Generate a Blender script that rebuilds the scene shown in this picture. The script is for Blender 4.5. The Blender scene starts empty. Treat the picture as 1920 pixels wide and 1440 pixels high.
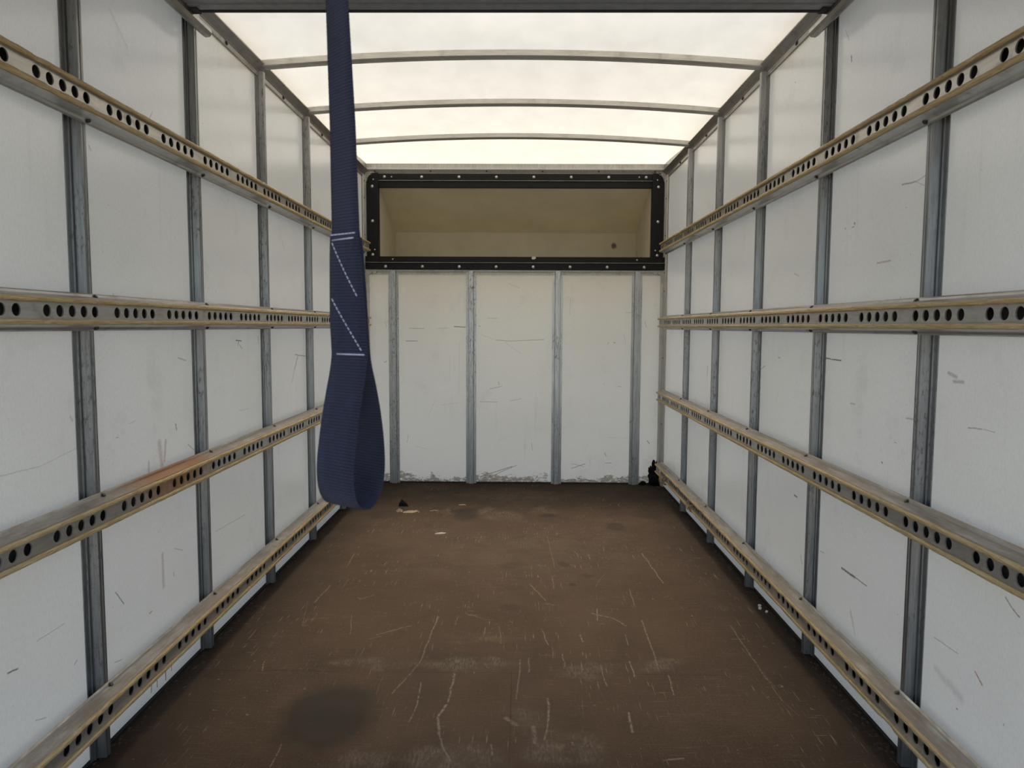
import bpy, math, random
import numpy as np
from mathutils import Vector, Matrix

# ------------------------------------------------------------------ camera
scene = bpy.context.scene
COL = scene.collection
CAMX, CAMZ = 0.041, 1.065
YAW, PITCH, ROLL, FPX = 0.0113049, 0.0793788, 0.00479483, 1360.2
def cam_axes():
    cy, sy = math.cos(YAW), math.sin(YAW)
    w = Vector((-sy*math.cos(PITCH), cy*math.cos(PITCH), -math.sin(PITCH)))
    r = Vector((cy, sy, 0)); u = r.cross(w)
    return (r*math.cos(ROLL)+u*math.sin(ROLL), -r*math.sin(ROLL)+u*math.cos(ROLL), w)
_r, _u, _w = cam_axes()
cd = bpy.data.cameras.new('camera'); cam = bpy.data.objects.new('camera', cd); COL.objects.link(cam)
cd.sensor_width = 36; cd.lens = 36*FPX/1920; cd.clip_start = .02; cd.clip_end = 500
cam.matrix_world = Matrix(((_r.x, _u.x, -_w.x, CAMX), (_r.y, _u.y, -_w.y, 0), (_r.z, _u.z, -_w.z, CAMZ), (0, 0, 0, 1)))
cd.dof.use_dof = True; cd.dof.focus_distance = 3.6; cd.dof.aperture_fstop = 11
scene.camera = cam

# ------------------------------------------------------------------ sky, sun, exposure
world = bpy.data.worlds.new('world'); scene.world = world; world.use_nodes = True
wt = world.node_tree; wt.nodes.clear()
wo = wt.nodes.new('ShaderNodeOutputWorld'); wb = wt.nodes.new('ShaderNodeBackground'); ws = wt.nodes.new('ShaderNodeTexSky')
ws.sky_type = 'NISHITA'; ws.sun_disc = False; ws.sun_elevation = math.radians(66); ws.sun_rotation = math.radians(0)
ws.air_density = 1.0; ws.dust_density = 1.5; ws.ozone_density = 1.0
wm = wt.nodes.new('ShaderNodeMix'); wm.data_type = 'RGBA'; wm.inputs[0].default_value = .12       # thin haze over the blue sky
wm.inputs[7].default_value = (5.0, 5.0, 4.9, 1)
wt.links.new(ws.outputs[0], wm.inputs[6]); wt.links.new(wm.outputs[2], wb.inputs[0]); wt.links.new(wb.outputs[0], wo.inputs[0])
wb.inputs[1].default_value = 0.065
sd = bpy.data.lights.new('sun', 'SUN'); sun = bpy.data.objects.new('sun', sd); COL.objects.link(sun)
sd.energy = 6.0; sd.angle = math.radians(.6); sd.color = (1.0, .90, .74)
sun.rotation_euler = Vector((.0, .4, .92)).to_track_quat('Z', 'Y').to_euler()     # high midday sun ahead of the van
vs = scene.view_settings
scene.display_settings.display_device = 'sRGB'
vs.view_transform = 'Standard'; vs.look = 'None'; vs.gamma = 1; vs.use_curve_mapping = False
vs.exposure = 2.78
cy_ = scene.cycles
cy_.max_bounces = 14; cy_.diffuse_bounces = 8; cy_.glossy_bounces = 4; cy_.transmission_bounces = 6
cy_.caustics_reflective = False; cy_.caustics_refractive = False; cy_.sample_clamp_indirect = 8
cy_.use_denoising = True

# ------------------------------------------------------------------ dimensions (metres; x across, y into the van, z up)
WX = .997            # wall panel face
YB = 4.86            # front bulkhead face
YR = .30             # rear opening
POST_Y = [1.709 + .61*k for k in range(-2, 5)]
RAIL_X = .971        # plane the rails are screwed to
RAIL_Z = {'highest': 1.571, 'upper': 1.093, 'lower': .618, 'lowest': .145}
def roof_z(x): return 2.135 - .040*(x/.97)**2
rnd = random.Random(7)

# ------------------------------------------------------------------ marks measured on the walls and the floor
F_ = [(-0.402,1.061,-0.328,1.058,4,1),(-0.699,1.048,-0.604,1.047,2,0.8),(-0.509,1.049,-0.443,1.052,2,0.5),(-0.727,0.964,-0.649,0.964,2.5,0.9),(-0.122,0.973,-0.015,0.965,3,0.6),(-0.015,0.967,0.198,0.977,2.5,0.7),(-0.223,1.011,-0.122,0.97,1.5,0.4),(-0.063,0.959,0.045,0.882,1.5,0.4),(-0.163,0.644,-0.08,0.663,2,0.8),(-0.106,0.696,-0.101,0.672,3,0.6),(-0.229,0.557,-0.109,0.556,2.5,0.6),(-0.025,0.565,0.046,0.579,2.5,0.5),(-0.182,1.118,-0.111,1.116,2,0.5),(-0.041,1.348,0.036,1.319,2,0.4),(-0.493,0.532,-0.373,0.55,1.5,0.35),(-0.528,0.58,-0.577,0.447,1.5,0.3),(-0.366,0.963,-0.373,0.605,2,0.25),(-0.228,0.045,-0.011,0.117,4,0.8),(-0.168,0.042,0.019,0.125,3,0.7),(0.392,0.107,0.482,0.138,3,0.8),(0.398,0.138,0.476,0.12,2.5,0.6),(0.62,0.145,0.662,0.146,2.5,0.7),(0.613,0.212,0.625,0.194,3,0.7),(0.899,0.299,0.914,0.281,3.5,1),(0.666,0.96,0.673,0.959,3.5,1),(-0.874,0.82,-0.856,0.827,2.5,0.8),(-0.866,1.097,-0.854,1.061,2,0.4),(-0.716,0.325,-0.722,0.276,2,0.6),(0.12,0.282,0.127,0.227,2,0.6),(0.373,1.25,0.369,1.144,2.5,0.3),(0.741,1.16,0.788,1.16,3,0.35),(0.635,0.319,0.767,0.316,1.5,0.3),(-0.662,0.252,-0.566,0.228,1.5,0.4),(0.696,0.665,0.72,0.665,3,0.5),(0.869,1.099,0.88,1.064,3,0.4),(0.62,0.944,0.632,0.962,2,0.5),(-0.235,1.067,-0.229,1.064,3,0.8),(-0.811,1.245,-0.811,1.174,1.5,0.3),(-0.432,0.867,-0.432,0.7,2,0.2),(0.731,1.016,0.744,0.945,2,0.3)]
L_ = [(2.639,1.009,2.69,1.006,3,1),(2.668,1.008,2.658,0.991,3,1),(2.675,0.992,2.698,0.976,2.5,0.8),(3.331,0.93,3.52,0.914,4,0.6),(3.373,0.922,3.316,0.861,7,0.6),(3.316,0.861,3.279,0.807,5,0.35),(2.187,0.965,2.239,0.954,3,0.5),(2.234,0.692,2.276,0.668,3,0.5),(2.656,0.749,2.753,0.746,1.5,0.4),(1.415,0.762,1.539,0.758,2,0.3),(1.539,0.758,1.666,0.775,2,0.2),(1.9,0.802,1.931,0.805,2,0.3),(2.865,1.018,2.869,0.994,4,0.5),(1.651,0.852,1.659,0.842,4,0.3),(1.503,0.384,1.598,0.383,2,0.35),(1.411,0.356,1.44,0.353,3,0.9),(1.807,0.376,1.842,0.334,3,0.7),(1.627,0.273,1.636,0.277,2.5,0.6),(1.486,0.215,1.518,0.203,2,0.5),(2.116,0.323,2.117,0.312,3,0.6),(1.969,0.256,1.982,0.256,3,0.7),(2.418,0.361,2.682,0.35,2,0.4),(1.79,0.199,1.823,0.191,2,0.5),(2.126,0.393,2.177,0.372,2.5,0.4),(1.881,1.856,1.959,1.79,6,0.15),(1.769,1.492,1.775,1.485,4,0.4),(2.064,1.636,2.08,1.66,3,0.4),(3.181,1.427,3.203,1.398,3,0.4)]
LR = [(2.057,0.726,2.068,0.657,12,0.3),(2.094,0.725,2.084,0.669,7,0.35),(1.994,0.681,1.992,0.654,6,0.3),(2.159,0.764,2.163,0.75,4,0.6),(2.053,0.398,2.053,0.302,8,0.3),(1.966,0.056,1.964,0.028,2.5,0.9),(1.998,0.047,1.997,0.027,2.5,0.9),(2.048,0.055,2.048,0.022,2.5,1),(2.084,0.048,2.083,0.035,2.5,0.9)]
R_ = [(2.286,0.971,2.244,0.969,3,1),(2.237,0.968,2.171,0.968,3,1),(3.713,0.866,3.715,0.812,4,0.9),(3.71,0.803,3.709,0.753,3,0.4),(2.894,0.899,2.839,0.916,3,0.5),(1.628,0.967,1.597,0.959,6,0.45),(1.606,0.949,1.571,0.949,6,0.45),(1.547,0.854,1.499,0.857,2,0.6),(1.493,0.857,1.459,0.857,1.5,0.5),(2.497,0.484,2.472,0.483,4,0.9),(2.099,0.847,2.071,0.847,4,0.4),(1.793,0.843,1.757,0.845,3,0.5),(1.905,0.712,1.9,0.71,3,0.8),(2.699,0.955,2.684,0.954,4,0.6),(2.679,0.844,2.711,0.788,2,0.2),(2.569,1.253,2.528,1.242,3,0.4),(3.339,1.308,3.332,1.298,3,0.5),(2.112,0.355,2.026,0.357,5,0.95),(2.026,0.357,1.955,0.358,2.5,0.8),(2.422,0.293,2.407,0.27,3,0.6),(1.398,0.539,1.377,0.524,3,0.6),(1.377,0.524,1.357,0.516,2.5,0.8),(1.629,0.356,1.537,0.359,1.8,0.5),(1.616,0.288,1.573,0.276,14,0.18),(1.567,0.28,1.52,0.268,16,0.2),(2.044,0.25,2.024,0.216,8,0.3),(2.024,0.216,2.011,0.195,4,0.3),(2.266,0.358,2.239,0.359,2.5,0.5),(1.533,0.238,1.53,0.238,3,0.8),(2.186,1.852,2.183,1.836,4,0.9),(2.233,1.945,2.206,1.904,2.5,0.5),(1.867,1.424,1.8,1.419,3,0.6),(1.8,1.419,1.758,1.426,2.5,0.4),(1.808,1.421,1.74,1.393,2,0.3),(2.122,1.365,2.118,1.362,5,0.8),(2.124,1.355,2.135,1.354,3,0.6),(2.181,1.357,2.179,1.356,4,0.6),(2.625,1.922,2.621,1.919,4,0.7)]
RR = [(1.478,0.348,1.453,0.332,2.5,0.6),(1.977,1.239,1.907,1.239,3,0.4)]
G_ = [(-0.154,2.149,-0.159,1.98,4,0.7),(-0.162,1.965,-0.178,1.904,5,0.9),(-0.178,1.904,-0.168,1.817,5,0.8),(-0.168,1.817,-0.127,1.701,3,0.6),(-0.253,2.091,-0.243,1.968,3,0.7),(-0.243,1.968,-0.254,1.876,3,0.6),(-0.255,2.584,-0.273,2.217,3,0.6),(-0.273,2.217,-0.324,2.026,3,0.5),(0.048,2.249,0.035,2.003,3,0.6),(0.074,2.262,0.073,2.165,3,0.5),(0.127,2.005,0.123,1.883,4,0.7),(0.123,1.883,0.108,1.798,3,0.6),(0.314,2.631,0.387,2.583,3,0.8),(0.387,2.583,0.426,2.521,3,0.7),(0.338,2.674,0.327,2.566,2.5,0.6),(0.086,2.934,0.145,2.75,2.5,0.6),(0.145,2.722,0.181,2.705,2,0.5),(0.62,3.363,0.642,2.958,3,0.6),(0.492,2.893,0.484,2.704,2.5,0.5),(0.488,2.569,0.481,2.221,3,0.6),(0.395,2.244,0.395,2.138,3,0.7),(0.346,1.933,0.343,1.836,4,0.7),(0.501,2.152,0.492,2.033,2.5,0.6),(0.298,2.217,0.304,2.081,2.5,0.5),(0.412,2.445,0.406,2.361,2.5,0.6),(0.123,2.468,0.141,2.355,2.5,0.6),(0.185,2.29,0.188,2.203,2.5,0.5),(0.182,3.033,0.183,2.885,2.5,0.4),(-0.575,2.593,-0.541,2.424,2,0.4),(-0.729,3.313,-0.722,3.125,2.5,0.5),(-0.576,2.751,-0.53,2.799,3,0.4),(-0.594,2.769,-0.576,2.751,4,0.4),(0.184,3.612,0.199,3.149,2,0.35),(0.303,3.381,0.314,3.315,2.5,0.4),(0.252,2.442,0.256,2.385,3,0.6),(-0.027,1.779,-0.023,1.726,3,0.6),(0.081,1.856,0.085,1.782,8,0.5),(0.009,1.899,0.034,1.864,10,0.5),(0.409,3.061,0.355,2.91,2,0.3),(-0.156,2.62,-0.088,2.572,3,0.3),(-0.449,2.426,-0.344,2.503,4,0.4),(-0.467,2.39,-0.434,2.412,4,0.3),(-0.641,3.08,-0.386,3.087,2,0.1),(0.403,1.712,0.449,1.723,4,0.5),(-0.028,2.51,-0.017,2.365,2,0.3),(0.799,2.529,0.795,2.124,3,0.5),(0.795,2.124,0.797,2.009,2.5,0.35),(0.767,2.416,0.816,2.417,2.5,0.5),(0.797,2.009,0.815,1.924,2,0.25),(-0.746,2.71,-0.735,2.903,3,0.5),(-0.752,2.159,-0.765,2.219,2.5,0.5),(-0.557,1.664,-0.563,1.761,3,0.4),(-0.729,2.494,-0.778,2.728,2,0.25)]
GD = [(-0.482,1.911,0.138,0.19,1),(-0.265,4.052,0.073,0.152,0.7),(0.557,3.808,0.063,0.083,0.6),(0.261,2.926,0.018,0.025,0.7),(0.011,2.686,0.044,0.042,0.5),(0.237,3.196,0.029,0.037,0.5),(0.326,3.037,0.023,0.033,0.35),(0.21,4.026,0.06,0.046,0.6),(-0.372,2.442,0.022,0.043,0.35),(-0.725,4.023,0.121,0.093,0.3),(0.773,4.069,0.091,0.118,0.35),(0.009,3.168,0.067,0.044,0.3),(-0.372,3.158,0.119,0.043,0.25)]
GW = [(-0.148,2.216,0.202,0.054,0.8),(-0.455,2.226,0.102,0.052,0.5),(0.254,2.198,0.134,0.05,0.4),(0.494,2.229,0.101,0.051,0.4),(-0.13,1.697,0.156,0.076,0.6),(0.173,1.749,0.107,0.092,0.6),(-0.326,1.692,0.078,0.066,0.45),(0.107,3.391,0.651,0.488,0.12),(-0.062,4.045,0.121,0.141,0.6),(-0.156,4.124,0.061,0.122,0.6),(-0.383,4.082,0.024,0.119,0.7),(0.184,4.17,0.078,0.099,0.5),(-0.006,4.506,0.504,0.216,0.35),(0.082,1.893,0.058,0.067,0.3),(-0.092,2.414,0.128,0.051,0.25)]

# ------------------------------------------------------------------ material helpers
class NT:
    def __init__(s, name):
        s.m = bpy.data.materials.new(name); s.m.use_nodes = True
        s.t = s.m.node_tree; s.t.nodes.clear()
        s.out = s.t.nodes.new('ShaderNodeOutputMaterial')
        s.geo = s.t.nodes.new('ShaderNodeNewGeometry')
        s.P = s.geo.outputs['Position']
    def n(s, typ): return s.t.nodes.new(typ)
    def put(s, sock, v):
        if hasattr(v, 'is_linked'): s.t.links.new(v, sock)
        elif v is not None:
            if isinstance(v, (tuple, list)) and len(v) == 3 and len(sock.default_value) == 4: v = (*v, 1)
            sock.default_value = v
    def math(s, op, a, b=None, c=None, clamp=False):
        n = s.n('ShaderNodeMath'); n.operation = op; n.use_clamp = clamp
        for i, v in enumerate((a, b, c)): s.put(n.inputs[i], v)
        return n.outputs[0]
    def vec(s, op, a, b=None, scale=None):
        n = s.n('ShaderNodeVectorMath'); n.operation = op
        s.put(n.inputs[0], a)
        if b is not None: s.put(n.inputs[1], b)
        if scale is not None: s.put(n.inputs['Scale'], scale)
        return n.outputs['Value'] if op in ('LENGTH', 'DOT_PRODUCT', 'DISTANCE') else n.outputs[0]
    def sep(s, v):
        n = s.n('ShaderNodeSeparateXYZ'); s.put(n.inputs[0], v); return n.outputs
    def comb(s, x, y, z):
        n = s.n('ShaderNodeCombineXYZ')
        for i, v in enumerate((x, y, z)): s.put(n.inputs[i], v)
        return n.outputs[0]
    def noise(s, v, scale, detail=4, rough=.55, dist=0):
        n = s.n('ShaderNodeTexNoise'); s.put(n.inputs['Vector'], v)
        n.inputs['Scale'].default_value = scale; n.inputs['Detail'].default_value = detail
        n.inputs['Roughness'].default_value = rough; n.inputs['Distortion'].default_value = dist
        return n.outputs[0]
    def ncol(s, v, scale, detail=2):
        n = s.n('ShaderNodeTexNoise'); s.put(n.inputs['Vector'], v)
        n.inputs['Scale'].default_value = scale; n.inputs['Detail'].default_value = detail
        return n.outputs[1]
    def ramp(s, v, a, b, lo=0., hi=1.):
        n = s.n('ShaderNodeMapRange'); n.interpolation_type = 'SMOOTHSTEP'
        s.put(n.inputs[0], v)
        for i, q in enumerate((a, b, lo, hi)): s.put(n.inputs[i+1], q)
        return n.outputs[0]
    def mix(s, f, a, b):
        n = s.n('ShaderNodeMix'); n.data_type = 'RGBA'; n.clamp_factor = True
        s.put(n.inputs[0], f); s.put(n.inputs[6], a); s.put(n.inputs[7], b)
        return n.outputs[2]
    def scale(s, v, xyz): return s.vec('MULTIPLY', v, xyz)
    def bump(s, h, strength, dist=.001, normal=None):
        n = s.n('ShaderNodeBump'); n.inputs['Strength'].default_value = strength; n.inputs['Distance'].default_value = dist
        s.put(n.inputs['Height'], h)
        if normal is not None: s.put(n.inputs['Normal'], normal)
        return n.outputs[0]
    def bsdf(s, col, rough=.5, metal=0., normal=None, spec=.5):
        n = s.n('ShaderNodeBsdfPrincipled')
        s.put(n.inputs['Base Color'], col); s.put(n.inputs['Roughness'], rough); s.put(n.inputs['Metallic'], metal)
        n.inputs['Specular IOR Level'].default_value = spec
        if normal is not None: s.put(n.inputs['Normal'], normal)
        s.t.links.new(n.outputs[0], s.out.inputs[0]); return n

def stroke_group():
    g = bpy.data.node_groups.new('stroke', 'ShaderNodeTree')
    for nm, ty in (('P', 'NodeSocketVector'), ('A', 'NodeSocketVector'), ('B', 'NodeSocketVector'), ('W', 'NodeSocketFloat'), ('S', 'NodeSocketFloat'), ('Prev', 'NodeSocketFloat')):
        g.interface.new_socket(nm, in_out='INPUT', socket_type=ty)
    g.interface.new_socket('M', in_out='OUTPUT', socket_type='NodeSocketFloat')
    i = g.nodes.new('NodeGroupInput'); o = g.nodes.new('NodeGroupOutput'); L = g.links.new
    def V(op, a, b=None):
        n = g.nodes.new('ShaderNodeVectorMath'); n.operation = op; L(a, n.inputs[0])
        if b is not None: L(b, n.inputs[1])
        return n
    def Mt(op, a, b):
        n = g.nodes.new('ShaderNodeMath'); n.operation = op; L(a, n.inputs[0])
        if isinstance(b, float): n.inputs[1].default_value = b
        else: L(b, n.inputs[1])
        return n.outputs[0]
    chain = Mt('MULTIPLY', i.outputs['Prev'], 1e-9)        # evaluates the marks one after the other: keeps the shader's stack small
    pa = V('SUBTRACT', V('ADD', i.outputs['P'], chain).outputs[0], i.outputs['A']).outputs[0]
    ba = V('SUBTRACT', i.outputs['B'], i.outputs['A']).outputs[0]
    d1 = V('DOT_PRODUCT', pa, ba).outputs['Value']; d2 = V('DOT_PRODUCT', ba, ba).outputs['Value']
    dv = g.nodes.new('ShaderNodeMath'); dv.operation = 'DIVIDE'; dv.use_clamp = True; L(d1, dv.inputs[0]); L(d2, dv.inputs[1])
    sc = g.nodes.new('ShaderNodeVectorMath'); sc.operation = 'SCALE'; L(ba, sc.inputs[0]); L(dv.outputs[0], sc.inputs['Scale'])
    ln = V('LENGTH', V('SUBTRACT', pa, sc.outputs[0]).outputs[0]).outputs['Value']
    mr = g.nodes.new('ShaderNodeMapRange'); mr.interpolation_type = 'SMOOTHSTEP'
    L(ln, mr.inputs[0]); L(i.outputs['W'], mr.inputs[1]); mr.inputs[2].default_value = 0
    mr.inputs[3].default_value = 0; L(i.outputs['S'], mr.inputs[4]); L(Mt('MAXIMUM', mr.outputs[0], i.outputs['Prev']), o.inputs[0])
    return g
STROKE = stroke_group()

def strokes(t, P, rows, plane, wscale=1.0):
    """union of thin scuff marks lying on a wall or the floor; plane 'xz', 'yz' or 'xy'"""
    acc = None
    for a0, a1, b0, b1, w, st in rows:
        n = t.n('ShaderNodeGroup'); n.node_tree = STROKE
        t.put(n.inputs['P'], P)
        f = {'xz': lambda a, b: (a, 0, b), 'yz': lambda a, b: (0, a, b), 'xy': lambda a, b: (a, b, 0)}[plane]
        n.inputs['A'].default_value = f(a0, a1)
        bb = f(b0, b1)
        n.inputs['B'].default_value = (bb[0]+1e-4, bb[1]+1e-4, bb[2]+1e-4)
        n.inputs['W'].default_value = max(w*.001*wscale, .0012); n.inputs['S'].default_value = st
        if acc is not None: t.put(n.inputs['Prev'], acc)
        acc = n.outputs[0]
    return acc

def flat(t, plane, warp=.004, wscale=40):
    """position with the axis across the surface dropped, slightly warped so that marks are not ruler-straight"""
    x, y, z = t.sep(t.P)
    v = {'xz': lambda: t.comb(x, 0., z), 'yz': lambda: t.comb(0., y, z), 'xy': lambda: t.comb(x, y, 0.)}[plane]()
    w = t.vec('SUBTRACT', t.ncol(v, wscale), (.5, .5, .5))
    w2 = t.scale(w, {'xz': (warp, 0, warp), 'yz': (0, warp, warp), 'xy': (warp, warp, 0)}[plane])
    return v, t.vec('ADD', v, w2)

def blobs(t, P2, rows, soft=.45):
    acc = None
    for cx, cy, rx, ry, st in rows:
        Q = P2 if acc is None else t.vec('ADD', P2, t.math('MULTIPLY', acc, 1e-9))
        d = t.vec('LENGTH', t.scale(t.vec('SUBTRACT', Q, (cx, cy, 0)), (1/rx, 1/ry, 0)))
        m = t.ramp(d, 1.2, 1.2-2*soft if soft < .6 else 0, 0., st)
        acc = m if acc is None else t.math('MAXIMUM', acc, m)
    return acc

WALL_T = .18; POD_T = .05
GRP_COL = (.81, .78, .71)
def wall_mat(name, plane, dark, rust=None, peel=False):
    t = NT(name); v, P = flat(t, plane)
    x, y, z = t.sep(t.P)
    col = t.mix(t.ramp(t.noise(v, 1.3, 3), .35, .7), GRP_COL, (.77, .74, .665))
    # vertical run marks and general grime
    stv = t.scale(v, (22, 22, 1.1))
    runs = t.math('MULTIPLY', t.ramp(t.noise(stv, 1, 5, .7), .56, .80), t.ramp(t.noise(v, 2.2, 2), .38, .68))
    col = t.mix(t.math('MULTIPLY', runs, .42), col, (.40, .38, .33))
    cloud = t.math('MULTIPLY', t.ramp(t.noise(v, 7, 6, .7), .50, .72), t.ramp(t.noise(v, 1.7, 2), .40, .62))
    col = t.mix(t.math('MULTIPLY', cloud, .22), col, (.46, .44, .40))
    fine = t.noise(t.scale(v, (1, 1, .5)), 190, 3, .6)
    col = t.mix(t.ramp(fine, .35, .75, 0., .16), col, (.45, .43, .39))
    # short random scratches
    sc1 = t.ramp(t.noise(t.scale(v, (7, 7, 60)), 3, 3, .6), .70, .76)
    sc2 = t.ramp(t.noise(t.scale(v, (60, 60, 6)), 3, 3, .6), .71, .77)
    pits = t.ramp(t.noise(v, 75, 3, .6), .70, .74)
    scr = t.math('MULTIPLY', t.math('MAXIMUM', t.math('MAXIMUM', sc1, sc2), pits), t.ramp(t.noise(v, 3.5, 2), .42, .62))
    col = t.mix(t.math('MULTIPLY', scr, .75), col, (.14, .13, .11))
    brk = t.ramp(t.noise(v, 210, 3), .30, .58)
    col = t.mix(t.math('MULTIPLY', strokes(t, P, dark, plane, 1.15), t.math('ADD', t.math('MULTIPLY', brk, .65), .45, None, True)), col, (.035, .032, .028))
    if rust:
        col = t.mix(t.math('MULTIPLY', t.math('MULTIPLY', strokes(t, P, rust, plane, 1.5), 1.5), t.math('ADD', t.math('MULTIPLY', brk, .6), .4)), col, (.33, .13, .05))
    # scuffed foot of the wall
    foot = t.ramp(z, .30, .0)
    nz = t.noise(t.scale(v, (9, 9, 26)), 3.2, 6, .68)
    if peel:
        thr = t.math('SUBTRACT', .80, t.math('MULTIPLY', foot, .12))
        chips = t.math('GREATER_THAN', nz, thr)
        edge = t.ramp(t.math('ADD', z, t.math('MULTIPLY', t.math('SUBTRACT', t.noise(t.scale(v, (1, 1, 1.8)), 6, 6, .75), .5), .34)), .050, .040)
        worn = t.math('MULTIPLY', edge, t.ramp(t.noise(t.scale(v, (9, 9, 30)), 3, 6, .75), .40, .50))
        worn = t.math('MULTIPLY', worn, t.ramp(t.noise(t.comb(x, 0., 0.), 1.6, 1), .30, .46))
        chips = t.math('MAXIMUM', chips, worn)
        wcol = t.mix(t.noise(v, 60, 4), (.14, .105, .075), (.42, .36, .28))
        col = t.mix(t.math('MULTIPLY', chips, .9), col, wcol)
        specks = t.math('MULTIPLY', t.ramp(t.noise(v, 62, 4, .7), .70, .74), t.ramp(z, .45, .02))
        col = t.mix(t.math('MULTIPLY', specks, .8), col, (.10, .09, .075))
    else:
        chips = t.math('MULTIPLY', t.math('GREATER_THAN', nz, .74), foot)
        col = t.mix(t.math('MULTIPLY', chips, .7), col, (.14, .125, .10))
    h = t.math('ADD', t.math('MULTIPLY', t.noise(t.scale(v, (1, 1, .45)), 55, 3), .8), t.noise(v, 420, 2))
    nrm = t.bump(h, .10, .0006)
    b = t.bsdf(col, t.math('ADD', .13, t.math('MULTIPLY', t.noise(v, 5, 3), .12)), 0, nrm, .5)
    # glass-fibre panels passing some outside daylight, translucency added to brighten the interior
    tr = t.n('ShaderNodeBsdfTranslucent'); t.put(tr.inputs[0], col)
    mx = t.n('ShaderNodeMixShader'); mx.inputs[0].default_value = WALL_T
    t.t.links.new(b.outputs[0], mx.inputs[1]); t.t.links.new(tr.outputs[0], mx.inputs[2]); t.t.links.new(mx.outputs[0], t.out.inputs[0])
    return t.m

def alu_mat(name, base=(.50, .50, .49), metal=.55, rough=.42, dirt=.35, stretch=(30, 30, 2), brown=False, rust=None):
    t = NT(name)
    gr = t.noise(t.scale(t.P, stretch), 4, 4, .6)
    dk = t.ramp(t.noise(t.P, 16, 5, .7), .50, .75)
    col = t.mix(t.ramp(gr, .3, .7), base, tuple(c*.80 for c in base))
    col = t.mix(t.math('MULTIPLY', dk, dirt), col, (.17, .155, .13))
    met = metal
    if brown:
        x, y, z = t.sep(t.P)
        up = t.ramp(t.sep(t.geo.outputs['Normal'])[2], .25, .7)      # dust and rubbed-in dirt lie on top of the ledges
        db = t.math('MULTIPLY', up, t.ramp(t.noise(t.scale(t.P, (20, 3, 20)), 3, 5, .7), .30, .62, .35, .95))
        col = t.mix(db, col, (.25, .195, .14)); met = t.math('MULTIPLY', t.math('SUBTRACT', 1, db), metal)
        if rust:
            d = t.vec('LENGTH', t.scale(t.vec('SUBTRACT', t.P, rust), (10, 2.6, 9)))
            r = t.ramp(t.math('ADD', d, t.math('MULTIPLY', t.noise(t.P, 40, 4, .7), .9)), 1.35, .7)
            col = t.mix(t.math('MULTIPLY', r, .9), col, (.36, .15, .04))
            met = t.math('MULTIPLY', met, t.math('SUBTRACT', 1, r))
    nrm = t.bump(gr, .12, .0005)
    t.bsdf(col, t.math('ADD', rough, t.math('MULTIPLY', dk, .2)), met, nrm)
    return t.m

def post_mat(name, k):
    t = NT(name)
    x, y, z = t.sep(t.P)
    gr = t.noise(t.scale(t.P, (60, 60, 3)), 3, 4, .6)
    col = t.mix(t.ramp(gr, .3, .7), tuple(q*k for q in (.285, .29, .29)), tuple(q*k for q in (.20, .203, .205)))
    sp = t.ramp(t.noise(t.scale(t.P, (40, 40, 12)), 4, 4, .7), .52, .64)
    rub = t.math('MULTIPLY', sp, t.ramp(t.noise(t.P, 3, 2), .40, .60))
    col = t.mix(t.math('MULTIPLY', rub, .75), col, (.06, .055, .05))
    n = t.bump(gr, .15, .0005)
    t.bsdf(col, .38, t.math('SUBTRACT', .80, t.math('MULTIPLY', rub, .75)), n)
    return t.m

def wood_mat():
    t = NT('worn_wood_strip')
    g = t.noise(t.scale(t.P, (160, 7, 160)), 2.2, 5, .65, .4)
    col = t.mix(t.ramp(g, .32, .68), (.68, .53, .29), (.46, .31, .13))
    dk = t.math('MULTIPLY', t.ramp(t.noise(t.scale(t.P, (60, 9, 60)), 3, 5, .75), .60, .70), t.ramp(t.noise(t.P, 5, 3), .42, .60))
    col = t.mix(t.math('MULTIPLY', dk, .85), col, (.06, .04, .022))
    lt = t.ramp(t.noise(t.scale(t.P, (90, 14, 90)), 3, 3, .6), .62, .72)
    col = t.mix(t.math('MULTIPLY', lt, .7), col, (.84, .72, .48))
    t.bsdf(col, .55, 0, t.bump(g, .5, .0012), .35)
    return t.m

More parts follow.
